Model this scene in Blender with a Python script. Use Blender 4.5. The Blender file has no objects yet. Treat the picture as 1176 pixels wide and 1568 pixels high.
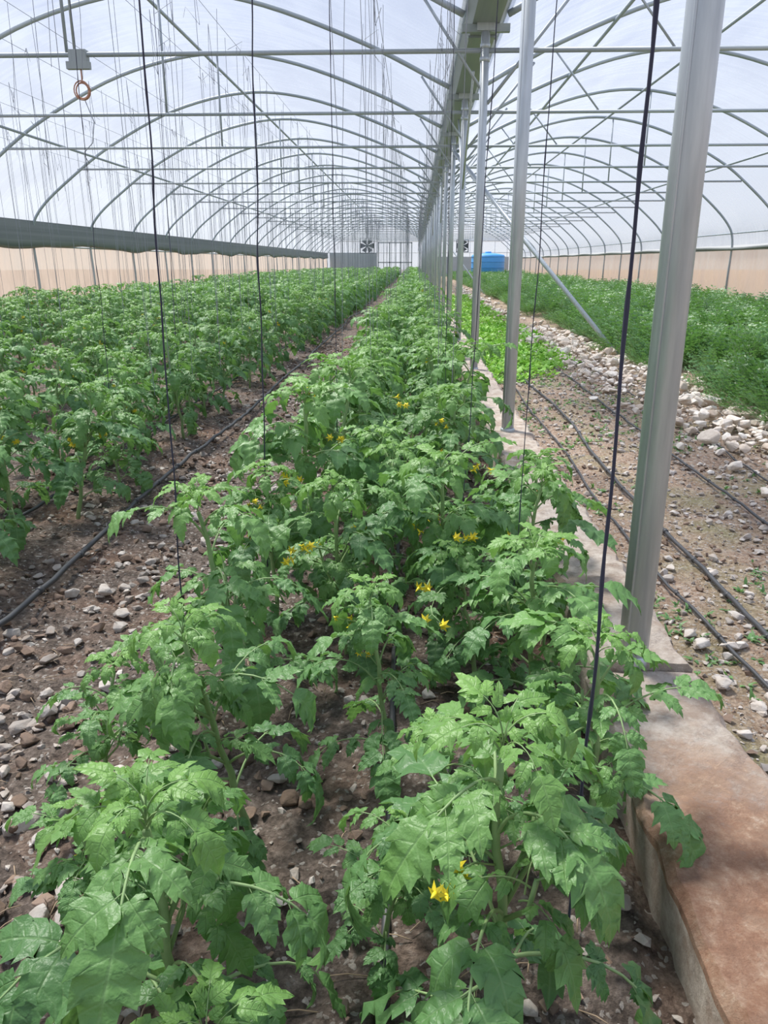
import bpy, bmesh, math, random
import numpy as np
from mathutils import Vector, Matrix, noise, Quaternion
random.seed(7)
scene = bpy.context.scene
try:
    scene.view_settings.view_transform = 'Standard'
    scene.view_settings.look = 'None'
except Exception: pass
COL = scene.collection
SP = 3.35; P0 = 2.13; PX = 0.68; YEND = P0+SP*24
LW = -9.0; RW = 9.8

# ------------------------------------------------------------ materials
class M:
    def __init__(s, name):
        s.m = bpy.data.materials.new(name); s.m.use_nodes = True
        s.t = s.m.node_tree; s.N = s.t.nodes; s.L = s.t.links
        s.b = s.N['Principled BSDF']; s.o = s.N['Material Output']
    def n(s, typ, **kw):
        nd = s.N.new(typ)
        for k, v in kw.items(): setattr(nd, k, v)
        return nd
    def l(s, a, b): s.L.new(a, b)
    def math(s, op, a, b=None, c=None, clamp=False):
        nd = s.N.new('ShaderNodeMath'); nd.operation = op; nd.use_clamp = clamp
        for i, x in enumerate((a, b, c)):
            if x is None: continue
            if isinstance(x, (int, float)): nd.inputs[i].default_value = x
            else: s.l(x, nd.inputs[i])
        return nd.outputs[0]
    def mix(s, f, a, b, blend='MIX'):
        nd = s.N.new('ShaderNodeMix'); nd.data_type = 'RGBA'; nd.blend_type = blend
        for idx, x in ((0, f), (6, a), (7, b)):
            if isinstance(x, (int, float)): nd.inputs[idx].default_value = x
            elif isinstance(x, tuple): nd.inputs[idx].default_value = (x[0], x[1], x[2], 1)
            else: s.l(x, nd.inputs[idx])
        return nd.outputs[2]
    def noise(s, scale, detail=4, vec=None, rough=.55):
        nd = s.n('ShaderNodeTexNoise'); nd.inputs['Scale'].default_value = scale
        nd.inputs['Detail'].default_value = detail; nd.inputs['Roughness'].default_value = rough
        if vec is not None: s.l(vec, nd.inputs['Vector'])
        return nd.outputs['Fac']
    def ramp(s, f, stops):
        nd = s.n('ShaderNodeValToRGB'); e = nd.color_ramp.elements
        while len(e) < len(stops): e.new(.5)
        for i, (p, c) in enumerate(stops):
            e[i].position = p; e[i].color = (c[0], c[1], c[2], 1)
        s.l(f, nd.inputs[0]); return nd.outputs[0]
    def bump(s, h, strength=.3, dist=.01):
        nd = s.n('ShaderNodeBump'); nd.inputs['Strength'].default_value = strength
        nd.inputs['Distance'].default_value = dist
        s.l(h, nd.inputs['Height']); s.l(nd.outputs[0], s.b.inputs['Normal']); return nd.outputs[0]
    def geo(s):
        return s.n('ShaderNodeNewGeometry').outputs['Position']
    def base(s, x, rough=.5, metal=0, spec=.5):
        if isinstance(x, tuple): s.b.inputs['Base Color'].default_value = (*x, 1)
        else: s.l(x, s.b.inputs['Base Color'])
        s.b.inputs['Roughness'].default_value = rough
        s.b.inputs['Metallic'].default_value = metal
        s.b.inputs['Specular IOR Level'].default_value = spec

def leaf_mat(name, dark, mid, young, veins=True, trans=.27, patch=False):
    q = M(name)
    at = q.n('ShaderNodeAttribute'); at.attribute_name = 'tint'
    oi = q.n('ShaderNodeObjectInfo')
    tc = q.n('ShaderNodeTexCoord')
    nz = q.noise(9, 3, tc.outputs['Object'])
    f = q.math('ADD', q.math('MULTIPLY', nz, 1.05), q.math('MULTIPLY', q.math('SUBTRACT', oi.outputs['Random'],.3), .6), clamp=True)
    c = q.mix(f, dark, mid)
    c = q.mix(at.outputs['Fac'], c, young)
    fine = q.noise(160, 2, tc.outputs['Object'])
    c = q.mix(q.math('MULTIPLY', fine, .2), c, dark)
    if patch:
        pn = q.noise(.8, 4, q.geo())
        c = q.mix(q.ramp(pn, [(.42, (0, 0, 0)), (.62, (.65, .65, .65))]), c, dark)
    if veins:
        uv = q.n('ShaderNodeSeparateXYZ'); q.l(tc.outputs['UV'], uv.inputs[0])
        u = q.math('MULTIPLY', q.math('ABSOLUTE', q.math('SUBTRACT', uv.outputs[0], .5)), 2)
        s = q.math('MULTIPLY', q.math('SUBTRACT', uv.outputs[1], q.math('MULTIPLY', u, .22)), 6)
        fr = q.math('ABSOLUTE', q.math('SUBTRACT', q.math('FRACT', s), .5))
        side = q.math('SUBTRACT', 1, q.math('MULTIPLY', fr, 8), clamp=True)
        mid_ = q.math('SUBTRACT', 1, q.math('MULTIPLY', u, 14), clamp=True)
        vein = q.math('MAXIMUM', q.math('MULTIPLY', side, .5), mid_)
        c = q.mix(q.math('MULTIPLY', vein, .28), c, (.34, .50, .23))
        h = q.math('ADD', q.math('MULTIPLY', vein, -.55), q.math('MULTIPLY', q.noise(55, 3, tc.outputs['Object']), 2.0))
        q.bump(h, .7, .0026)
    q.base(c, .45, 0, .5)
    tr = q.n('ShaderNodeBsdfTranslucent')
    tcx = q.mix(.5, c, (.28, .58, .08)); q.l(tcx, tr.inputs[0])
    ms = q.n('ShaderNodeMixShader'); ms.inputs[0].default_value = trans
    q.l(q.b.outputs[0], ms.inputs[1]); q.l(tr.outputs[0], ms.inputs[2]); q.l(ms.outputs[0], q.o.inputs[0])
    return q.m

LEAF = leaf_mat('tomato_leaf', (.058, .152, .062), (.152, .318, .112), (.265, .49, .105))
HERB = leaf_mat('herb_leaf', (.065, .165, .062), (.16, .33, .115), (.25, .46, .13), veins=False, patch=True)
BRIGHT = leaf_mat('seedling_leaf', (.14, .34, .03), (.24, .58, .05), (.40, .68, .10), veins=False)

q = M('tomato_stem'); q.base(q.mix(q.noise(25), (.18, .30, .11), (.33, .46, .20)), .6); STEM = q.m
q = M('petal_yellow'); q.base((.95, .76, .04), .5); PETAL = q.m

q = M('galvanised_steel'); g = q.geo()
mp = q.n('ShaderNodeMapping'); q.l(g, mp.inputs[0]); mp.inputs['Scale'].default_value = (14, 14, 1.2)
q.base(q.ramp(q.noise(3, 6, mp.outputs[0]), [(.3, (.46, .50, .53)), (.7, (.62, .66, .69))]), .40, .30)
q.bump(q.noise(4, 3, mp.outputs[0]), .08, .002); STEEL = q.m
q = M('frame_steel'); q.base(q.ramp(q.noise(5), [(.3, (.33, .37, .40)), (.7, (.50, .54, .57))]), .5, .2); FRAME = q.m
q = M('gutter_steel'); q.base(q.ramp(q.noise(2), [(.3, (.26, .30, .30)), (.7, (.40, .44, .44))]), .5, .3); GUT = q.m

def film_mat(name, tcol, op0, op1, dcol, scl=(1, .25, 1), sc=2.0, wr=False):
    q = M(name); g = q.geo()
    mp = q.n('ShaderNodeMapping'); q.l(g, mp.inputs[0]); mp.inputs['Scale'].default_value = scl
    nz = q.noise(sc, 5, mp.outputs[0])
    if wr:
        m2 = q.n('ShaderNodeMapping'); q.l(g, m2.inputs[0]); m2.inputs['Scale'].default_value = (.5, 5, .5)
        w2 = q.noise(1.6, 3, m2.outputs[0], .6)
        w2 = q.math('MULTIPLY', q.math('SUBTRACT', w2, .5), .55)
        nz = q.math('ADD', nz, w2)
    tp = q.n('ShaderNodeBsdfTransparent'); tp.inputs[0].default_value = (*tcol, 1)
    tl = q.n('ShaderNodeBsdfTranslucent'); tl.inputs[0].default_value = (*dcol, 1)
    if dcol[0] > dcol[2]:
        cc = q.mix(nz, tuple(x*.72 for x in dcol), dcol); q.l(cc, tl.inputs[0])
    q.base(dcol, .3, 0, .5)
    m1 = q.n('ShaderNodeMixShader'); m1.inputs[0].default_value = .38 if wr else .3
    q.l(tl.outputs[0], m1.inputs[1]); q.l(q.b.outputs[0], m1.inputs[2])
    ms = q.n('ShaderNodeMixShader')
    mr = q.n('ShaderNodeMapRange'); q.l(nz, mr.inputs[0])
    mr.inputs[1].default_value = .33; mr.inputs[2].default_value = .67
    mr.inputs[3].default_value = op0; mr.inputs[4].default_value = op1
    q.l(mr.outputs[0], ms.inputs[0]); q.l(tp.outputs[0], ms.inputs[1]); q.l(m1.outputs[0], ms.inputs[2])
    q.l(ms.outputs[0], q.o.inputs[0]); return q.m
FILM = film_mat('polyethylene_film', (.93, .95, .985), .18, .44, (.64, .69, .80), (.7, .22, .7), 1.6, True)
SIDE = film_mat('side_sheet_beige', (.95, .88, .8), .62, .85, (.90, .74, .62), (.6, 2.2, .6), 1.3)
q = M('curtain_dark'); q.base(q.ramp(q.noise(4), [(.3, (.13, .145, .14)), (.7, (.24, .255, .24))]), .6); CURT = q.m

q = M('soil'); g = q.geo()
sx = q.n('ShaderNodeSeparateXYZ'); q.l(g, sx.inputs[0])
n1 = q.noise(2.2, 6, g); n2 = q.noise(34, 8, g, .72)
vor = q.n('ShaderNodeTexVoronoi'); vor.inputs['Scale'].default_value = 75
wv = q.n('ShaderNodeVectorMath'); wv.operation='ADD'; q.l(g, wv.inputs[0])
nzc = q.n('ShaderNodeTexNoise'); nzc.inputs['Scale'].default_value=60; q.l(g, nzc.inputs['Vector'])
sc_ = q.n('ShaderNodeVectorMath'); sc_.operation='SCALE'; sc_.inputs['Scale'].default_value=.02; q.l(nzc.outputs['Color'], sc_.inputs[0]); q.l(sc_.outputs[0], wv.inputs[1])
q.l(wv.outputs[0], vor.inputs['Vector'])
left = q.ramp(n2, [(.30, (.050, .040, .034)), (.47, (.15, .118, .098)), (.60, (.27, .215, .18)), (.75, (.46, .40, .35))])
red = q.ramp(n2, [(.3, (.15, .08, .055)), (.7, (.46, .29, .20))])
left = q.mix(q.ramp(n1, [(.50, (0, 0, 0)), (.66, (.6, .6, .6))]), left, red)
right = q.ramp(n2, [(.28, (.18, .115, .080)), (.46, (.36, .25, .18)), (.60, (.54, .42, .325)), (.75, (.78, .70, .61))])
right = q.mix(q.ramp(q.noise(1.6, 5, g), [(.48, (0, 0, 0)), (.72, (.55, .55, .55))]), right, (.19, .26, .09))
fx = q.math('MULTIPLY', q.math('SUBTRACT', sx.outputs[0], .6), 6, clamp=True)
c = q.mix(fx, left, right)
hue = q.n('ShaderNodeSeparateColor'); q.l(vor.outputs['Color'], hue.inputs[0])
peb = q.math('GREATER_THAN', hue.outputs[0], q.math('SUBTRACT', .84, q.math('MULTIPLY', fx, .12)))
peb = q.math('MULTIPLY', peb, q.math('LESS_THAN', vor.outputs['Distance'], .5))
pc = q.mix(hue.outputs[1], (.26, .23, .20), (.60, .55, .50))
c = q.mix(q.math('MULTIPLY', peb, .8), c, pc); q.base(c, .95, 0, .2)
h = q.math('ADD', n2, q.math('MULTIPLY', q.math('SUBTRACT', 1, vor.outputs['Distance']), .3))
q.bump(h, .9, .03); SOIL = q.m

def stone_mat(name, a, b, dirt=.4):
    q = M(name); at = q.n('ShaderNodeAttribute'); at.attribute_name = 'tint'
    g = q.geo()
    c = q.mix(at.outputs['Fac'], a, b)
    c = q.mix(q.math('MULTIPLY', q.ramp(q.noise(30, 5, g), [(.4, (0, 0, 0)), (.7, (1, 1, 1))]), dirt), c, (.30, .20, .13))
    q.base(c, .9, 0, .25); q.bump(q.noise(90, 4, g), .5, .006); return q.m
STONE = stone_mat('fieldstone', (.28, .25, .225), (.62, .575, .53))
CLOD = stone_mat('earth_clod', (.11, .080, .062), (.29, .21, .165))
LIME = stone_mat('limestone', (.60, .50, .41), (.92, .86, .78), .3)

q = M('concrete'); g = q.geo()
sx = q.n('ShaderNodeSeparateXYZ'); q.l(g, sx.inputs[0])
c = q.ramp(q.noise(26, 8, g, .7), [(.25, (.38, .30, .245)), (.5, (.58, .50, .43)), (.75, (.74, .67, .60))])
stain = q.ramp(q.noise(14, 10, g, .82), [(.34, (.22, .095, .050)), (.47, (.36, .180, .105)), (.57, (.48, .30, .20)), (.68, (.72, .57, .45))])
ff = q.math('ADD', q.math('MULTIPLY', q.math('SUBTRACT', 1.80, sx.outputs[1]), 2.8), q.math('MULTIPLY', q.math('SUBTRACT', q.noise(7, 9, g, .78), .5), 4.0), clamp=True)
ff = q.math('MULTIPLY', ff, q.math('GREATER_THAN', sx.outputs[2], .14))
c = q.mix(q.math('MULTIPLY', ff, .88), c, stain)
c = q.mix(q.math('MULTIPLY', q.ramp(q.noise(5, 8, g, .75), [(.48, (0, 0, 0)), (.58, (1, 1, 1))]), .5), c, (.32, .21, .15))
q.base(c, .9, 0, .25); q.bump(q.noise(60, 8, g, .75), .9, .015); CONC = q.m

def flat(name, col, rough=.5, metal=0):
    q = M(name); q.base(q.mix(q.noise(12), tuple(x*.8 for x in col), col), rough, metal); return q.m
HOSE = flat('black_hose', (.06, .062, .068), .5)
STRD = flat('string_dark', (.045, .045, .075), .8)
STRL = flat('string_light', (.36, .38, .42), .8)
BLUE = flat('blue_plastic', (.12, .45, .92), .4)
WHITE = flat('white_panel', (.85, .87, .88), .5)
GREYP = flat('grey_panel', (.50, .54, .56), .5)
DARKM = flat('dark_metal', (.16, .17, .18), .5)
RUSTO = flat('orange_cable', (.55, .28, .18), .6)
PLASG = flat('grey_plastic', (.38, .41, .41), .5)

# ------------------------------------------------------------ builder
class B:
    def __init__(s): s.v=[]; s.f=[]; s.mi=[]; s.uv=[]; s.t=[]; s.c=0; s.sm=[]
    def add(s, verts, faces, mi=0, tint=0., uv=None, smooth=True):
        verts = np.asarray(verts, float).reshape(-1, 3)
        o = s.c; n = len(verts); s.v.append(verts); s.c += n
        s.f += [tuple(i+o for i in f) for f in faces]
        s.mi += [mi]*len(faces); s.sm += [smooth]*len(faces)
        s.uv.append(np.asarray(uv, float) if uv is not None else np.full((n, 2), .3))
        s.t.append(np.full(n, tint) if np.isscalar(tint) else np.asarray(tint))
    def tube(s, pts, r, sides=8, mi=0, tint=0., cap=True):
        pts = [Vector(p) for p in pts]; n = len(pts)
        rs = r if hasattr(r, '__len__') else [r]*n
        up = None; V=[]
        for i, p in enumerate(pts):
            d = (pts[min(i+1, n-1)]-pts[max(i-1, 0)])
            d = d.normalized() if d.length > 1e-9 else Vector((0,0,1))
            if up is None:
                up = Vector((0, 0, 1)) if abs(d.z) < .9 else Vector((1, 0, 0))
            a = (up - d*up.dot(d)).normalized(); up = a; b = d.cross(a)
            for k in range(sides):
                th = 2*math.pi*k/sides
                V.append(p + (a*math.cos(th)+b*math.sin(th))*rs[i])
        F = []
        for i in range(n-1):
            for k in range(sides):
                k2 = (k+1) % sides
                F.append((i*sides+k, i*sides+k2, (i+1)*sides+k2, (i+1)*sides+k))
        if cap and sides > 3:
            F.append(tuple(range(sides-1, -1, -1))); F.append(tuple(range((n-1)*sides, n*sides)))
        s.add([tuple(v) for v in V], F, mi, tint)
    def box(s, lo, hi, mi=0):
        x0,y0,z0 = lo; x1,y1,z1 = hi
        V=[(x0,y0,z0),(x1,y0,z0),(x1,y1,z0),(x0,y1,z0),(x0,y0,z1),(x1,y0,z1),(x1,y1,z1),(x0,y1,z1)]
        F=[(0,3,2,1),(4,5,6,7),(0,1,5,4),(1,2,6,5),(2,3,7,6),(3,0,4,7)]
        s.add(V, F, mi, smooth=False)
    def mesh(s, name, mats):
        me = bpy.data.meshes.new(name)
        V = np.concatenate(s.v)
        me.from_pydata(V.tolist(), [], s.f)
        for m in mats: me.materials.append(m)
        me.polygons.foreach_set('material_index', s.mi)
        me.polygons.foreach_set('use_smooth', s.sm)
        T = np.concatenate(s.t)
        a = me.attributes.new('tint', 'FLOAT', 'POINT'); a.data.foreach_set('value', T.astype(np.float32))
        UV = np.concatenate(s.uv); ul = me.uv_layers.new(name='UVMap')
        li = np.zeros(len(me.loops), dtype=np.int32); me.loops.foreach_get('vertex_index', li)
        ul.data.foreach_set('uv', UV[li].astype(np.float32).ravel())
        me.update(); return me
    def obj(s, name, mats, parent=None):
        o = bpy.data.objects.new(name, s.mesh(name, mats)); COL.objects.link(o)
        if parent: o.parent = parent
        return o
def empty(name, loc=(0,0,0)):
    e = bpy.data.objects.new(name, None); COL.objects.link(e); e.location = loc; e.empty_display_size=.2; return e

# ------------------------------------------------------------ ground
def gz(x, y):
    z = .030*noise.noise((x*.9, y*.9, 0)) + .022*noise.noise((x*4, y*4, 3.1)) + .014*noise.noise((x*13, y*13, 7.7))
    if x < .5:
        d = abs(((x+.05)/1.87+.5) % 1 - .5)*1.87
        z += .05*math.exp(-(d/.45)**2)
        z += .018*noise.noise((x*28, y*28, 1.7))
    return z
def axis(lo, flo, fhi, hi, st, g=1.25, mx=6):
    a = list(np.arange(flo, fhi, st)); x = a[-1]; d = st
    while x < hi: d = min(d*g, mx); x += d; a.append(x)
    x = flo; d = st; b=[]
    while x > lo: d = min(d*g, mx); x -= d; b.append(x)
    return b[::-1]+a
xs = axis(-70, -2.6, 3.2, 70, .030, 1.12, 5); ys = axis(-12, .2, 6.5, 160, .030, 1.06, 5)
V=[(x,y,gz(x,y)) for y in ys for x in xs]; nx=len(xs)
F=[(j*nx+i, j*nx+i+1, (j+1)*nx+i+1, (j+1)*nx+i) for j in range(len(ys)-1) for i in range(nx-1)]
b=B(); b.add(V,F); b.obj('ground',[SOIL])

# ------------------------------------------------------------ stones
def rock_variants(k, npts, bev=True):
    out=[]
    for _ in range(k):
        bm=bmesh.new()
        for _ in range(npts):
            v=Vector((random.gauss(0,1),random.gauss(0,1),random.gauss(0,1))).normalized()*random.uniform(.72,1)
            bm.verts.new((v.x,v.y*.8,v.z*.62))
        r=bmesh.ops.convex_hull(bm,input=bm.verts)
        bmesh.ops.delete(bm,geom=[g for g in r['geom_interior'] if isinstance(g,bmesh.types.BMVert)],context='VERTS')
        if bev: bmesh.ops.bevel(bm,geom=bm.edges[:],offset=.05,segments=1,affect='EDGES')
        bm.verts.index_update(); bm.verts.ensure_lookup_table()
        out.append((np.array([v.co[:] for v in bm.verts]),[tuple(v.index for v in f.verts) for f in bm.faces])); bm.free()
    return out
RV=rock_variants(14,15); RS_=rock_variants(14,10,False)
def put_rock(bb,x,y,s,mi=0,tint=.5,sink=.25,z=None):
    V,F=random.choice(RV if s>.026 else RS_)
    R=np.array((Matrix.Rotation(random.uniform(0,6.28),3,'Z')@Matrix.Rotation(random.uniform(-.5,.5),3,'X')))
    sc=np.array([random.uniform(.8,1.2),random.uniform(.8,1.2),random.uniform(.7,1.2)])*s
    W=(V*sc)@R.T
    zz=(gz(x,y) if z is None else z)
    bb.add(W+np.array([x,y,zz+s*.6*(1-sink*2)]),F,mi,tint,smooth=False)
b=B()
for i in range(26000):
    y=.3+14*random.random()**1.6
    x=random.uniform(-2.5,.5)
    pathw=math.exp(-((x+1.1)/.6)**2)
    if random.random()>.30+.7*pathw: continue
    s=.005+.028*random.random()**3.6
    if random.random()<.5: put_rock(b,x,y,s*1.2,1,random.random(),.15)
    else: put_rock(b,x,y,s,0,random.random()**1.4)
for i in range(340):
    y=1.0+7*random.random(); put_rock(b,-1.1+random.gauss(0,.30),y,random.uniform(.022,.045),0,random.uniform(0,.8),.25)
for x,y,s in [(-1.15,2.75,.05),(-1.3,2.95,.045),(-.95,2.6,.045),(-1.42,2.9,.05),(-.8,2.35,.04),(-.72,1.95,.05),(-.78,1.75,.045),(-1.6,2.6,.055),
              (-.42,.98,.055),(-.95,1.55,.05),(-1.0,2.2,.05),(-1.05,3.6,.05),(-.9,3.3,.05),(-1.2,3.9,.05),(-.85,2.9,.05),(-.62,1.1,.04),(-.75,1.35,.05),(-1.1,1.3,.04)]:
    put_rock(b,x,y,s,0,random.uniform(.5,1),.2)
b.obj('field_stones',[STONE,CLOD])
b=B()
for i in range(17000):
    y=1.2+14*random.random()**1.4; x=random.uniform(.90,3.1)
    s=.005+.024*random.random()**3.5
    put_rock(b,x,y,s,0 if random.random()<.75 else 1,random.random()**.8,.25)
for i in range(380): put_rock(b,random.uniform(.95,2.8),2+8*random.random(),random.uniform(.018,.042),0,random.uniform(.4,1),.25)
for i in range(14): put_rock(b,.99+random.random()*.18,1.75+random.random()*1.0,random.uniform(.03,.055),0,.8,.2)
b.obj('gravel',[STONE,CLOD])
b=B()
for i in range(2000):
    y=4.0+12*random.random()**1.1
    x=2.78-.04*(y-5)+random.gauss(0,.32)
    if noise.noise((x*2,y*1.2,9))<-.15 and random.random()<.5: continue
    put_rock(b,x,y,(.02+.06*random.random()**1.6)*(1.6 if random.random()<.12 else 1),0,random.random(),.0,z=random.uniform(0,.10)*max(0,1-abs(x-2.75)*2))
for i in range(300):
    y=14+30*random.random(); put_rock(b,2.4+random.gauss(0,.25),y,random.uniform(.05,.1),0,random.random(),.1)
for i in range(90):
    put_rock(b,1.05+random.gauss(0,.12),13+random.random()*16,random.uniform(.03,.08),0,random.random(),.1)
b.obj('limestone_rocks',[LIME])

# ------------------------------------------------------------ curb
def curb(name,x0,x1,y0,y1,zt):
    b=B(); n=max(2,int((y1-y0)/.05)); prof=[(x0,-.06),(x0,zt-.018),(x0+.018,zt)]+[(x0+(x1-x0)*k/6,zt) for k in range(1,6)]+[(x1-.018,zt),(x1,zt-.018),(x1,-.06)]
    m=len(prof); V=[]
    for j in range(n+1):
        y=y0+(y1-y0)*j/n
        for i,(x,z) in enumerate(prof):
            e=.016*noise.noise((x*7,y*7,z*7))+.012*noise.noise((x*24,y*24,0))
            V.append((x+(e if i in(0,1,2,m-1,m-2,m-3) else 0),y,z+(e*.8 if z>0 else 0)))
    F=[(j*m+i,(j+1)*m+i,(j+1)*m+i+1,j*m+i+1) for j in range(n) for i in range(m-1)]
    F.append(tuple(range(m))); F.append(tuple(range(n*m+m-1,n*m-1,-1)))
    b.add(V,F,0,smooth=False); return b.obj(name,[CONC])
curb('concrete_curb',.55,.850,2.09,YEND-.3,.20)
curb('concrete_curb',.53,.865,-1.5,2.075,.175)

# ------------------------------------------------------------ posts
def steel_post(y):
    b=B(); r=.044
    b.tube([(PX,y,.19),(PX,y,3.62)],r,24)
    b.tube([(PX-r*.72,y-r*.72,.2),(PX-r*.72,y-r*.72,3.6)],.0045,6)
    b.tube([(PX,y,.185),(PX,y,.212),(PX,y,.218)],[r+.008,r+.007,r+.001],24)
    b.box((PX-.09,y-.05,3.55),(PX+.09,y+.05,3.63),0)
    for z in (3.30,3.42): b.tube([(PX,y,z-.02),(PX,y,z+.02)],r+.007,20)
    return b.obj('steel_post',[STEEL])
for k in range(-1,24): steel_post(P0+SP*k)

# ------------------------------------------------------------ greenhouse frame
def catmull(P,n=8):
    P=[Vector((p[0],0,p[1])) for p in P]; Q=[2*P[0]-P[1]]+P+[2*P[-1]-P[-2]]; out=[]
    for i in range(1,len(Q)-2):
        for k in range(n):
            t=k/n;a,b_,c,d=Q[i-1],Q[i],Q[i+1],Q[i+2]
            out.append(.5*((2*b_)+(-a+c)*t+(2*a-5*b_+4*c-d)*t*t+(-a+3*b_-3*c+d)*t**3))
    out.append(P[-1]); return [(p.x,p.z) for p in out]
LP=catmull([(LW,1.0),(LW,2.0),(LW+.28,2.55),(LW+1.1,3.22),(LW+2.1,3.88),(LW+3.6,4.58),(LW+5.2,4.92),(LW+6.6,4.80),(LW+8.2,4.28),(PX-.22,3.70)],6)
RP=catmull([(PX+.22,3.70),(PX+1.3,4.25),(PX+2.8,4.78),(PX+4.2,4.92),(PX+5.7,4.60),(PX+7.2,3.90),(PX+8.1,3.25),(RW-.27,2.55),(RW,2.0),(RW,1.0)],6)
frame=empty('greenhouse_frame',(PX,YEND/2,3)); 
def child(b,name,mats):
    o=b.obj(name,mats); o.parent=frame; o.matrix_parent_inverse=Matrix.Translation(-Vector(frame.location)); return o
ba=B(); bt=B()
lcx=LW+5.2; rcx=PX+4.2
for k in range(-2,25):
    y=P0+SP*k
    ba.tube([(LW,y,0)]+[(x,y,z) for x,z in LP],.034,8)
    ba.tube([(x,y,z) for x,z in RP]+[(RW,y,0)],.034,8)
    bt.tube([(LW+1.25,y,3.38),(PX,y,3.38)],.024,8); bt.tube([(PX,y,3.38),(RW-1.25,y,3.38)],.024,8)
    for cx in (lcx,rcx): bt.tube([(cx+.2,y,3.38),(cx+.2,y,4.9)],.018,6)
    bt.tube([(PX+.04,y,2.9),(PX+.95,y,4.0)],.017,6)
    bt.tube([(PX-.04,y,3.05),(PX-.62,y,3.84)],.015,6)
    bt.tube([(PX+1.9,y,3.38),(PX+1.2,y,4.18)],.013,6)
child(ba,'arches',[FRAME]); child(bt,'tie_bars',[FRAME])
bp=B()
def prof_z(P,x): return min(P,key=lambda p:abs(p[0]-x))
for P,xx in ((LP,(LW+1.7,lcx)),(RP,(RW-1.7,rcx,PX+2.0))):
    for x in xx:
        p=prof_z(P,x); bp.tube([(p[0],-4.6,p[1]-.04),(p[0],YEND,p[1]-.04)],.026,8)
for x in (LW,RW):
    bp.tube([(x,-4.6,1.72),(x,YEND,1.72)],.02,6); bp.tube([(x,-4.6,2.2),(x,YEND,2.2)],.02,6)
child(bp,'purlins',[FRAME])
bb=B()
bb.tube([(PX,P0+SP*4,3.3),(3.1,P0+SP*3-.2,.0)],.036,10)
bb.tube([(PX,P0+SP*11,3.3),(3.1,P0+SP*10,.0)],.034,10)
for k in (3,6,9): 
    y=P0+SP*k; bb.tube([(PX,y,2.35),(PX,y+SP*.5,3.55)],.016,6); bb.tube([(PX,y,2.35),(PX,y-SP*.5,3.55)],.016,6)
child(bb,'braces',[STEEL])
bg=B(); prof=[(-.24,3.80),(-.22,3.80),(-.13,3.63),(.13,3.63),(.22,3.80),(.24,3.80),(.24,3.79),(.135,3.615),(-.135,3.615),(-.24,3.79)]
n=len(prof); V=[]; F=[]
Y=[-4.6]+[P0+SP*k for k in range(-1,25)]+[YEND+.1]
for y in Y: V+=[(PX+x,y,z) for x,z in prof]
for j in range(len(Y)-1): F+=[(j*n+i,(j+1)*n+i,(j+1)*n+(i+1)%n,j*n+(i+1)%n) for i in range(n)]
bg.add(V,F,0,smooth=False)
for k in range(-1,25):
    y=P0+SP*k
    bg.box((PX-.24,y-.03,3.54),(PX+.24,y+.03,3.612)); 
    bg.box((PX-.15,y+.4,3.592),(PX+.15,y+.48,3.614))
child(bg,'gutter',[GUT])

# ------------------------------------------------------------ film
def sheet(name,P,mat,off=.035,y0=-4.6,y1=YEND,ny=110):
    b=B(); m=len(P); cx=sum(p[0] for p in P)/m; V=[]
    for j in range(ny+1):
        y=y0+(y1-y0)*j/ny
        for x,z in P:
            d=Vector((x-cx,z-2)).normalized()
            V.append((x+d.x*off+.012*noise.noise((x,y*1.5,z)),y,z+d.y*off+.02*noise.noise((x*.9,y*1.1,z+5))))
    F=[(j*m+i,j*m+i+1,(j+1)*m+i+1,(j+1)*m+i) for j in range(ny) for i in range(m-1)]
    b.add(V,F); return b.obj(name,[mat])
roofL=[p for p in LP if p[1]>=2.15 or p[0]>-7]; roofR=[p for p in RP if p[1]>=1.75]
sheet('ceiling',roofL,FILM); sheet('ceiling',roofR,FILM)
sheet('wall_left',[(LW-.03,0),(LW-.03,.6),(LW-.03,1.2),(LW-.03,1.72)],SIDE,0,ny=220)
sheet('wall_right',[(RW+.03,1.72),(RW+.03,1.2),(RW+.03,.6),(RW+.03,0)],SIDE,0,ny=220)
b=B(); V=[];ny=230
for j in range(ny+1):
    y=-4.6+(YEND+4.6)*j/ny; sg=.05*math.sin(y*math.pi/SP*1.0)+.07*noise.noise((y*.6,0,0))
    for x,z in ((LW+.05,2.28),(LW+.09,2.1),(LW+.10,1.9+sg*.5),(LW+.12,1.76+sg),(LW+.06,1.70+sg),(LW+.02,1.76+sg)): V.append((x,y,z))
F=[(j*6+i,j*6+i+1,(j+1)*6+i+1,(j+1)*6+i) for j in range(ny) for i in range(5)]
b.add(V,F); b.obj('side_curtain',[CURT])
b=B(); b.tube([(RW-.05,-4.6+i*1.0,1.76+.02*math.sin(i)) for i in range(int(YEND+5.0))],.045,8); b.obj('side_curtain',[CURT])

# end wall
b=B()
for P,w in ((LP,LW),(RP,RW)):
    V=[];F=[]
    for x,z in P: V+= [(x,YEND+.06,z),(x,YEND+.06,1.7),(x,YEND+.06,0)]
    for i in range(len(P)-1): F+=[(i*3,i*3+3,i*3+4,i*3+1),(i*3+1,i*3+4,i*3+5,i*3+2)]
    b.add(V,F,0)
b.add([(PX-.3,YEND+.06,0),(PX+.3,YEND+.06,0),(PX+.3,YEND+.06,3.7),(PX-.3,YEND+.06,3.7)],[(0,1,2,3)],0)
for x in np.arange(LW+.8,RW,1.25):
    b.tube([(x,YEND-.02,0),(x,YEND-.02,4.3 if abs(x-PX)>1.5 else 3.7)],.035,6,1)
for z in (2.3,3.4): b.tube([(LW,YEND-.03,z),(RW,YEND-.03,z)],.035,6,1)
b.box((LW+.3,YEND-.10,0),(-3.9,YEND-.05,2.3),2); b.box((PX+1.2,YEND-.10,0),(RW-.3,YEND-.05,1.9),2)
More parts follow.
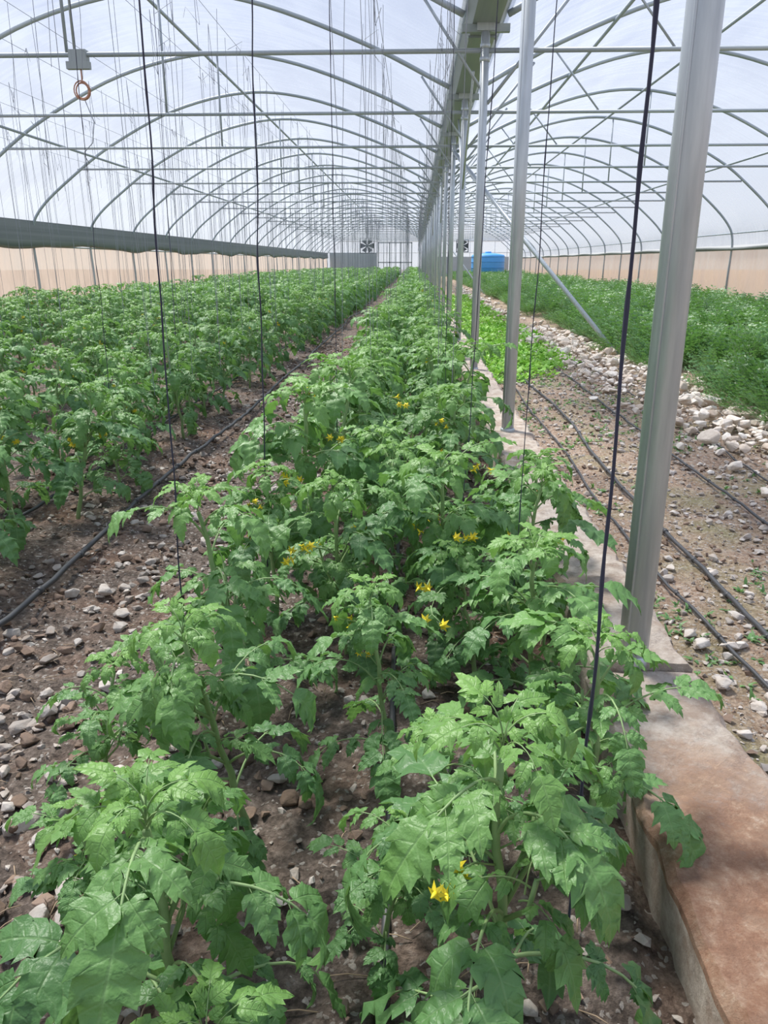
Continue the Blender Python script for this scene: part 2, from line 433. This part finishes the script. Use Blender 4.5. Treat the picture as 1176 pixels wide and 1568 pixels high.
b.obj('wall_back',[FILM,WHITE,GREYP])
b=B()
for xx in (-3.8,-2.65,-1.5,-.4): b.box((xx,YEND-.24,.05),(xx+.10,YEND-.13,3.3),0)
for z in (.05,1.3,3.2): b.box((-3.8,YEND-.24,z),(-.3,YEND-.13,z+.1),0)
b.obj('door_1',[PLASG])
def fan(x,z,y=YEND-3,s=.62):
    b=B()
    for lo,hi in (((x-s,y-.2,z-s),(x-s+.07,y+.2,z+s)),((x+s-.07,y-.2,z-s),(x+s,y+.2,z+s)),((x-s,y-.2,z-s),(x+s,y+.2,z-s+.07)),((x-s,y-.2,z+s-.07),(x+s,y+.2,z+s))): b.box(lo,hi,0)
    b.tube([(x,y-.12,z),(x,y+.12,z)],.12,12)
    for k in range(6):
        a=k*math.pi/3; d=Vector((math.cos(a),0,math.sin(a))); e=Vector((-d.z,0,d.x))
        c=Vector((x,y,z)); q_=[c+d*.1-e*.05,c+d*s*.88-e*.25+Vector((0,.1,0)),c+d*s*.88+e*.25-Vector((0,.1,0)),c+d*.1+e*.05]
        b.add([tuple(v) for v in q_],[(0,1,2,3)])
    b.tube([(x,y,z+s),(x,y,4.6)],.02,6)
    return b.obj('ventilation_fan',[DARKM])
fan(-4.7,2.9,YEND-3,.72); fan(4.6,2.9,YEND-3,.6)
b=B(); cx,cy=6.6,YEND-9
b.tube([(cx,cy,0),(cx,cy,.05),(cx,cy,1.9),(cx,cy,2.0),(cx,cy,2.12),(cx,cy,2.16)],[1.45,1.5,1.5,1.42,.8,.3],32)
for z in (.4,.9,1.4,1.85): b.tube([(cx,cy,z-.03),(cx,cy,z),(cx,cy,z+.03)],[1.5,1.55,1.5],32)
b.tube([(cx,cy,2.14),(cx,cy,2.28)],.28,16); b.obj('blue_water_tank',[BLUE])

b=B(); jx,jy=-3.48,P0+SP*2
b.box((jx-.09,jy-.05,3.30),(jx+.09,jy+.05,3.42),0); b.box((jx-.12,jy-.06,3.24),(jx+.12,jy-.0,3.31),0)
b.tube([(jx-.03,jy-.02,3.42),(jx-.03,jy-.02,4.85)],.014,6,0)
for k,r in enumerate((.075,.065,.08)):
    b.tube([(jx+.02+r*math.cos(t),jy-.03-.02*k,3.04+r*1.1*math.sin(t)) for t in np.linspace(0,6.283,20)],.007,6,1)
b.tube([(jx+.02,jy-.03,3.24),(jx+.02,jy-.03,3.12)],.008,6,1)
b.tube([(jx+.03,jy-.03,2.95),(jx+.1,jy-.03,2.75),(jx+.06,jy-.03,2.55),(jx-.05,jy-.03,2.45),(jx+.0,jy-.03,2.35)],.005,5,2)
b.obj('junction_box',[PLASG,RUSTO,STRL])

# ------------------------------------------------------------ hoses
def hose(x,y0,y1,r,z=.02,wob=.04,sd=0,k=.5):
    b=B(); pts=[]
    y=y0
    while y<y1:
        xx=x+wob*noise.noise((sd,y*.35,0))
        pts.append((xx,y,gz(xx,y)*k+z)); y+=.12 if y<12 else 1.0
    b.tube(pts,r,8); 
    y=y0+.2
    while y<min(y1,12):
        xx=x+wob*noise.noise((sd,y*.35,0)); b.tube([(xx,y-.012,gz(xx,y)*k+z),(xx,y+.012,gz(xx,y)*k+z)],r*1.35,8); y+=.4
    return b.obj('irrigation_hose',[HOSE])
hose(-1.50,1.0,70,.012,.075,.10,1); hose(-.06,.3,70,.009,.008,.08,2,1.); hose(-2.05,1.5,60,.009,.06,.05,9)
hose(1.32,1.6,60,.010,.03,.16,3); hose(1.88,2.6,60,.008,.03,.10,4); hose(2.3,3.6,60,.006,.03,.10,5); hose(1.12,2.0,50,.007,.03,.14,6)

# ------------------------------------------------------------ tomato plants
def frame_m(d,up):
    d=d.normalized(); x=d.cross(up)
    if x.length<1e-4: x=d.cross(Vector((1,0,0)))
    x.normalize(); z=x.cross(d); return x,d,z
OUT_HI=[(0,.05,0),(.05,.42,0),(.12,.72,0),(.19,.98,1),(.235,.74,0),(.31,.86,0),(.39,1.0,1),(.435,.74,0),(.52,.78,0),(.59,.80,1),(.635,.57,0),(.72,.52,0),(.78,.46,1),(.82,.29,0),(.91,.16,0),(1.0,.0,0)]
OUT_MD=[(0,.08,0),(.10,.64,0),(.21,.96,1),(.27,.72,0),(.42,1.0,1),(.48,.72,0),(.62,.78,1),(.68,.50,0),(.82,.36,0),(1,0,0)]
OUT_LO=[(0,.1,0),(.22,.9,0),(.45,.92,0),(.75,.5,0),(1,0,0)]
def leaflet(bb,p,d,up,L,Wd,T,rng,tint,hi=2,mi=0):
    x,yv,z=frame_m(d,up)
    rows=(OUT_LO,OUT_MD,OUT_HI)[hi]
    cols=(-1,-.5,0,.5,1) if hi else (-1,0,1)
    droop=rng.uniform(.4,2.0); fold=rng.uniform(-.1,.9); tw=rng.uniform(-.6,.6); wav=rng.uniform(0,6.28)
    jl=[rng.uniform(.78,1.14) for _ in rows]; jr=[rng.uniform(.78,1.14) for _ in rows]
    bendx=rng.uniform(-.12,.12)*L
    V=[];UV=[]; cy=0;cz=0;pv=0
    for i,(v,wv_,th) in enumerate(rows):
        a=-.25+droop*v; dv=v-pv; pv=v; cy+=math.cos(a)*dv*L; cz-=math.sin(a)*dv*L
        for u in cols:
            w=Wd*.5*wv_*(jl[i] if u<0 else jr[i])
            au=abs(u); X=u*w; sh=(.09*L*th if au==1 else .0)-.06*L*au*(1-v)*(wv_>.3)
            zz=cz+fold*abs(X)*.9-1.1*fold*X*X/(Wd*.5+1e-6)
            zz+=.065*L*wv_*math.sin(wav+v*10+u*2.0)*au
            if hi and au==.5: zz+=.045*L*(1 if th else -.3)
            zz+=X*tw*v
            Y=cy+sh*math.cos(a); zz-=sh*math.sin(a)
            q_=p+x*(X+bendx*v*v)+yv*Y+z*zz; V.append(q_[:]); UV.append((u*.5*wv_+.5,v))
    n=len(cols); F=[(j*n+i,j*n+i+1,(j+1)*n+i+1,(j+1)*n+i) for j in range(len(rows)-1) for i in range(n-1)]
    bb.add(V,F,mi,tint,UV)
def compound(bb,p,az,elev,L,size,rng,tint,lod,bend=None):
    bend=rng.uniform(1.1,2.1) if bend is None else bend
    h=Vector((math.cos(az),math.sin(az),0)); side=Vector((-math.sin(az),math.cos(az),0)); up=Vector((0,0,1))
    n=8; pts=[p.copy()]; dirs=[]; tw=rng.uniform(-.35,.35)
    for i in range(n):
        a=elev-bend*(i/n)**1.2; d=h*math.cos(a)+up*math.sin(a)+side*tw*(i/n); d.normalize(); dirs.append(d)
        pts.append(pts[-1]+d*L/n)
    dirs.append(dirs[-1])
    r0=.0040 if L>.15 else .002
    if lod>0: bb.tube(pts,[r0*(1-.6*i/n) for i in range(n+1)],5 if lod==2 else 3,1,0,cap=False)
    def at(t):
        f=t*n; i=min(int(f),n-1); return pts[i].lerp(pts[i+1],f-i),dirs[i]
    if lod==0: st=[(.5,1.0)]
    elif rng.random()<.25: st=[(.40,.62),(.70,1.0)]
    else: st=[(.34,.60),(.60,.95),(.85,.82)]
    for t,s in st:
        q_,d=at(t)
        nrm=side.cross(d); nrm=nrm if nrm.z>0 else -nrm
        for sg in (-1,1):
            dd=(d*.75+side*sg*rng.uniform(.55,.95)+up*rng.uniform(-.5,.1))
            l=size*s*rng.uniform(.8,1.2)
            ps=q_+dd.normalized()*size*.12
            if lod==2: bb.tube([q_,ps],.0012,3,1,0,cap=False)
            leaflet(bb,ps,dd,nrm+side*rng.uniform(-.45,.45)+up*.3,l,l*rng.uniform(.56,.72),4,rng,tint,lod)
    q_,d=at(1); nrm=side.cross(d); nrm=nrm if nrm.z>0 else -nrm
    leaflet(bb,q_,d+up*-.1,nrm+h*.2,size*1.35,size*.92,5,rng,tint,lod)
    if lod==2 and L>.14:
        for t in (.47,.73):
            q_,d=at(t)
            for sg in (-1,1):
                dd=d*.3+side*sg+up*-.2; l=size*rng.uniform(.22,.38)
                leaflet(bb,q_,dd,up,l,l*.7,2,rng,tint,1)
def flower_cluster(bb,p,az,rng,nf=None,sc=1.):
    h=Vector((math.cos(az),math.sin(az),0)); up=Vector((0,0,1))
    tip=p+h*.10+up*.03; bb.tube([p,p+h*.05+up*.03,tip],.0018,5,1)
    for k in range(nf or rng.randint(3,5)):
        c=tip+Vector((rng.uniform(-.035,.035),rng.uniform(-.035,.035),rng.uniform(-.02,.025)))
        ax=(h*.6+Vector((rng.uniform(-.5,.5),rng.uniform(-.5,.5),rng.uniform(-.5,.5)))).normalized()
        bb.tube([tip,c],.001,4,1)
        x,d,z=frame_m(ax,up)
        for j in range(6):
            a=j*2*math.pi/6; r=x*math.cos(a)+z*math.sin(a); s=x*-math.sin(a)+z*math.cos(a)
            V=[c,c+(r*.007+s*.0038)*sc,c+(r*.016-d*.007)*sc,c+(r*.007-s*.0038)*sc]
            bb.add([v[:] for v in V],[(0,1,2,3)],2)
        bb.tube([c,c+d*.006,c+d*.015*sc],[.0036,.0034,.0010],6,2)
def tomato(seed,H,lod,flowers=True,nleaf=None):
    rng=random.Random(seed); bb=B(); up=Vector((0,0,1))
    lean=Vector((rng.uniform(-.16,.16),rng.uniform(-.16,.16),0)); ns=9
    sp=[Vector((0,0,-.03))+ (lean*H*(i/ns)**1.5)+up*(H+.03)*(i/ns)+Vector((rng.uniform(-.008,.008),rng.uniform(-.008,.008),0)) for i in range(ns+1)]
    bb.tube(sp,[.0120*(1-.5*i/ns) for i in range(ns+1)],8 if lod==2 else 5,1)
    def at(t):
        f=t*ns; i=min(int(f),ns-1); return sp[i].lerp(sp[i+1],f-i)
    n=nleaf or (12 if lod>0 else 14); az=rng.uniform(0,6.28)
    for i in range(n):
        t=.22+.72*i/(n-1); az+=2.4+rng.uniform(-.35,.35)
        mid=1-abs(t-.5)*.9
        L=rng.uniform(.21,.33)*(.50+.5*mid); size=rng.uniform(.086,.124)*(.50+.58*mid)
        if lod==0: size*=1.5
        el=.25+.85*t+rng.uniform(-.3,.3)
        compound(bb,at(t),az,el,L,size,rng,max(0,(t-.65)*1.2)+rng.uniform(0,.2),lod)
    for i in range(3 if lod>0 else 0):
        t=rng.uniform(.3,.75); a=rng.uniform(0,6.28); p=at(t); L=rng.uniform(.1,.2)
        q_=p+Vector((math.cos(a)*.5,math.sin(a)*.5,1)).normalized()*L
        bb.tube([p,p.lerp(q_,.5)+Vector((math.cos(a),math.sin(a),0))*.02,q_],.0045,5,1)
        for k in range(4): compound(bb,p.lerp(q_,.5+.5*k/3),a+k*2.2,.8,.11,.066,rng,.35,min(lod,1))
    for i in range(7 if lod>0 else 4):
        az+=2.4; s=1-i/9
        compound(bb,sp[-1]+up*.012*i*.4,az,1.0+.08*i,.055+.085*s,.032+.036*s,rng,.5+.06*i,min(lod,1),bend=1.1+1.1*s)
    if flowers:
        for i in range(2):
            flower_cluster(bb,at(rng.uniform(.62,.88)),rng.uniform(0,6.28),rng)
    return bb.mesh('tomato_plant_mesh',[LEAF,STEM,PETAL])
HI=[tomato(100+i,.62+.02*(i%5),2,i%3==0) for i in range(10)]
MID=[tomato(200+i,.62+.03*(i%4),1,i%3==0) for i in range(6)]
LOW=[tomato(300+i,.62+.03*(i%3),0,False) for i in range(6)]
rg=random.Random(5)
def inst(me,name,x,y,parent,s=1.0,rot=None,tilt=.08):
    o=bpy.data.objects.new(name,me); COL.objects.link(o)
    o.location=(x,y,gz(x,y) ); o.rotation_euler=(rg.uniform(-tilt,tilt),rg.uniform(-tilt,tilt),rg.uniform(0,6.28) if rot is None else rot)
    o.scale=(s,s,s*rg.uniform(.93,1.07)); o.parent=parent; return o
rowe=empty('tomato_row')
near=[(.16,.92,.96),(-.34,.84,.92),(-.72,.62,.88),(.40,1.42,.80),(-.36,1.44,.84),(.36,1.98,.95),(-.48,2.0,.98),(-.05,1.68,.66),
      (.15,2.5,1.0),(-.22,2.40,.85),(.40,2.95,.98),(-.40,3.05,1.2),(.03,3.1,.88),(-.78,1.62,.60),(.22,2.15,.72),(-.05,1.15,.50),(-.18,.62,.72),
      (-.50,2.62,.80),(-.58,1.15,.52),(.35,2.5,.85),(.40,.60,.60),(-.15,2.80,.85),(.12,1.42,.55)]
cnt=0
for i,(x,y,s) in enumerate(near):
    inst(HI[(i*7)%10],'tomato_plant_%d'%cnt,x,y,rowe,s); cnt+=1
bf=B(); fr=random.Random(4)
for x,y,z,nf in [(-.42,2.72,.56,4),(.19,2.18,.52,4),(.06,1.93,.48,2),(.05,1.80,.46,2),(-.37,2.15,.48,5),(-.02,3.5,.72,3),(.25,1.05,.46,2),(-.30,2.95,.64,3),(.28,2.75,.6,3),(-.5,1.55,.42,2)]:
    flower_cluster(bf,Vector((x,y+.10,z)),-1.57+fr.uniform(-.4,.4),fr,nf,1.15)
bf.obj('flower_trusses',[LEAF,STEM,PETAL],rowe)
def fill_row(cx,y0,parent,hw=.27,hi_to=8,st0=.37,sc=1.,skip=0.):
    global cnt
    y=y0
    while y<YEND-2:
        for sg in (-1,1):
            x=cx+sg*hw+rg.gauss(0,.06); yy=y+rg.uniform(-.12,.12)
            if rg.random()<skip and y<16: continue
            me=rg.choice(HI) if yy<hi_to else (rg.choice(MID) if yy<18 else rg.choice(LOW))
            s=rg.uniform(.84,1.14)*(1.0 if y<30 else 1.12)*(sc if y<14 else 1)
            inst(me,'tomato_plant_%d'%cnt,x,yy,parent,s); cnt+=1
        y+=st0 if y<14 else (.48 if y<30 else .72)
fill_row(-.08,3.55,rowe)
for cx in (-2.08,-3.7,-5.3,-6.85,-8.05):
    e=empty('tomato_row'); fill_row(cx,2.3 if cx>-3 else 3.0-cx*.25,e,.26,6.0,.50,.96,.08)

# ------------------------------------------------------------ herb bed, right bay
def herb(seed,nf,h):
    r=random.Random(seed); bb=B()
    for i in range(nf):
        a=r.uniform(0,6.28); rad=r.uniform(0,.16); p=Vector((math.cos(a)*rad,math.sin(a)*rad,0)); 
        el=r.uniform(.7,1.5); d0=Vector((math.cos(a)*math.cos(el),math.sin(a)*math.cos(el),math.sin(el)))
        L=h*r.uniform(.7,1.15); prev=p; side=Vector((-math.sin(a),math.cos(a),0)); t=r.uniform(0,.6)
        nseg=7
        for k in range(nseg):
            d=(d0+Vector((0,0,-.12*k*.5))+Vector((math.cos(a),math.sin(a),0))*.08*k).normalized(); c=prev+d*L/nseg
            if k>1:
                for sg in (-1,1):
                    w=.022*r.uniform(.7,1.3); e=(side*sg+d*.5+Vector((0,0,r.uniform(-.4,.3)))).normalized(); f=d.cross(e).normalized()*w*.2
                    g_=e.cross(f).normalized()
                    V=[c,c+e*w+g_*w*.55+f,c+e*w*2.1,c+e*w-g_*w*.55+f]
                    bb.add([v[:] for v in V],[(0,1,2,3)],0,t)
            prev=c
        bb.tube([p,p.lerp(prev,.5)+Vector((0,0,.01)),prev],.0018,3,1,cap=False)
    return bb.mesh('herb_mesh',[HERB,STEM])
HB=[herb(i,85,.42) for i in range(4)]
e=empty('herb_bed'); n=0
y=5.0
while y<YEND-3:
    st=.42 if y<16 else (.55 if y<35 else .8)
    for xl in np.arange(3.25,9.25,.42 if y<16 else .52):
        if xl>3.05+(y-2)*1.2: continue
        nn=noise.noise((xl*.7,y*.5,2))
        if nn<-.28: continue
        inst(rg.choice(HB),'herb_plant_%d'%n,xl+rg.gauss(0,.11),y+rg.uniform(-.18,.18),e,(rg.uniform(.7,1.4)+nn*.5)*(1 if y<16 else 1.15)*(.7 if xl<3.5 else 1)); n+=1
    y+=st
def rosette(seed):
    r=random.Random(seed); bb=B()
    for i in range(26):
        a=r.uniform(0,6.28); el=r.uniform(.2,1.3); p=Vector((r.uniform(-.12,.12),r.uniform(-.12,.12),0))
        d=Vector((math.cos(a)*math.cos(el),math.sin(a)*math.cos(el),math.sin(el))); L=r.uniform(.04,.08)
        leaflet(bb,p+d*.03,d,Vector((0,0,1)),L,L*.7,3,r,r.random(),0); bb.tube([p,p+d*.04],.002,3,1,cap=False)
    return bb.mesh('seedling_mesh',[BRIGHT,STEM])
RS=[rosette(i) for i in range(4)]
e=empty('seedling_bed'); n=0; y=9.2
while y<34:
    for xl in np.arange(1.0,2.25,.17):
        if y<11.5 and xl>1.0+(y-8.6)*.5 : continue
        if rg.random()<.15: continue
        inst(rg.choice(RS),'seedling_%d'%n,xl+rg.gauss(0,.04),y+rg.uniform(-.08,.08),e,rg.uniform(.8,1.5)); n+=1
    y+=.18 if y<18 else .4
bw=B(); r=random.Random(3)
for i in range(1100):
    y=2.2+9*r.random(); x=r.choice([r.gauss(1.05,.08),r.gauss(1.7,.35),r.gauss(1.5,.2),r.gauss(2.2,.2)])
    if x<.92 or x>2.7: continue
    if noise.noise((x*1.3,y*.9,4))<-.05: continue
    for k in range(r.randint(4,9)):
        a=r.uniform(0,6.28); el=r.uniform(.2,1.2); d=Vector((math.cos(a)*math.cos(el),math.sin(a)*math.cos(el),math.sin(el)))
        leaflet(bw,Vector((x,y,gz(x,y)))+d*.004,d,Vector((0,0,1)),r.uniform(.015,.05),r.uniform(.006,.018),2,r,r.random()*.6,0)
bw.obj('ground_weeds',[HERB])
bl=B()
for i in range(700):
    x=r.uniform(-2.4,.45); y=.5+6*r.random()**1.5; a=r.uniform(0,6.28); L=r.uniform(.02,.08); z=gz(x,y)+.012
    bl.tube([(x,y,z),(x+math.cos(a)*L*.5,y+math.sin(a)*L*.5,z+.006),(x+math.cos(a)*L,y+math.sin(a)*L,z)],.0016,4)
bl.obj('dry_plant_litter',[flat('dry_litter',(.42,.31,.21),.9)])

# ------------------------------------------------------------ strings
def string_pts(x0,y0,z0,x1,y1,z1,n=40,w=.004,sd=0):
    return [(x0+(x1-x0)*t+w*noise.noise((sd,t*12,0)),y0+(y1-y0)*t+w*noise.noise((sd+5,t*12,0)),z0+(z1-z0)*t) for t in [i/n for i in range(n+1)]]
b=B()
def dstr(x0,y0,z0,x1,y1,z1,r,sd):
    pts=string_pts(x0,y0,z0,x1,y1,z1,70,.008,sd)
    rs=[r*(1+1.6*max(0,noise.noise((sd*3,i*.45,2)))) for i in range(len(pts))]
    b.tube(pts,rs,6)
dstr(.305,1.14,.05,.31,1.19,3.38,.0028,1); dstr(-.64,1.93,.15,-.60,1.97,3.38,.0021,2)
dstr(-.56,2.76,.15,-.50,2.78,3.38,.0023,3); dstr(.33,2.3,.15,.40,2.45,3.38,.0014,4)
dstr(.17,2.6,.15,.30,2.9,3.38,.0014,5); dstr(-.42,4.2,.1,-.42,4.2,3.38,.0018,6)
dstr(-1.85,4.6,.2,-1.82,4.6,3.38,.0018,7); dstr(-1.85,6.0,.2,-1.80,6.0,3.38,.0020,8); dstr(.2,4.9,.2,.2,4.9,3.38,.0016,9)
b.obj('support_string',[STRD])
b=B(); r=random.Random(11)
for cx in (-.07,-2.1,-3.7,-5.3,-6.85):
    for sg in (-1,1):
        y=4.2 if cx>-1 else 4.6
        off=.27 if cx>-1 else .3
        b.tube([(cx+sg*off,-1,3.40),(cx+sg*off,YEND-.1,3.40)],.0025,4)
        while y<46:
            x=cx+sg*.28+r.gauss(0,.05); rr=.0017+.00007*y
            if r.random()<(.97 if cx>-3 else .6):
                zb=r.choice([.5,.5,.5,1.9,2.6])
                dx=r.gauss(0,.05); b.tube([(x,y,3.4),(x+dx*.5+r.gauss(0,.01),y,(3.4+zb)/2),(x+dx,y,zb)],rr,3,cap=False)
                if r.random()<.5:
                    z0=r.uniform(2.9,3.35); b.tube([(x,y,3.4),(x+.03,y,z0),(x+r.uniform(-.08,.08),y,z0+.12),(x+r.uniform(-.1,.1),y,z0+.05)],rr,3,cap=False)
            y+=r.uniform(.28,.55)
b.obj('twine_strings',[STRL])

# ------------------------------------------------------------ lights / world / camera
w=bpy.data.worlds.new('World'); scene.world=w; w.use_nodes=True; nt=w.node_tree
bg_=nt.nodes['Background']; tc=nt.nodes.new('ShaderNodeTexCoord'); sp_=nt.nodes.new('ShaderNodeSeparateXYZ')
rp=nt.nodes.new('ShaderNodeValToRGB'); el=rp.color_ramp.elements
el[0].position=.0; el[0].color=(.90,.92,.94,1); el[1].position=.75; el[1].color=(.46,.56,.80,1)
x=el.new(.25); x.color=(.62,.69,.87,1)
nt.links.new(tc.outputs['Generated'],sp_.inputs[0]); nt.links.new(sp_.outputs[2],rp.inputs[0]); nt.links.new(rp.outputs[0],bg_.inputs[0])
bg_.inputs[1].default_value=1.0
sd=bpy.data.lights.new('sun','SUN'); sd.energy=7.6; sd.angle=math.radians(12); sd.color=(1,.95,.86)
so=bpy.data.objects.new('sun',sd); COL.objects.link(so)
so.rotation_euler=Vector((.38,-.42,-1)).to_track_quat('-Z','Y').to_euler(); so.location=(0,0,12)
cd=bpy.data.cameras.new('camera'); cam=bpy.data.objects.new('camera',cd); COL.objects.link(cam)
cd.sensor_fit='VERTICAL'; cd.sensor_height=24; cd.lens=18; cd.clip_start=.02; cd.clip_end=400
cam.location=(0,0,1.35); cam.rotation_euler=(math.radians(72),0,math.radians(2.2))
scene.camera=cam
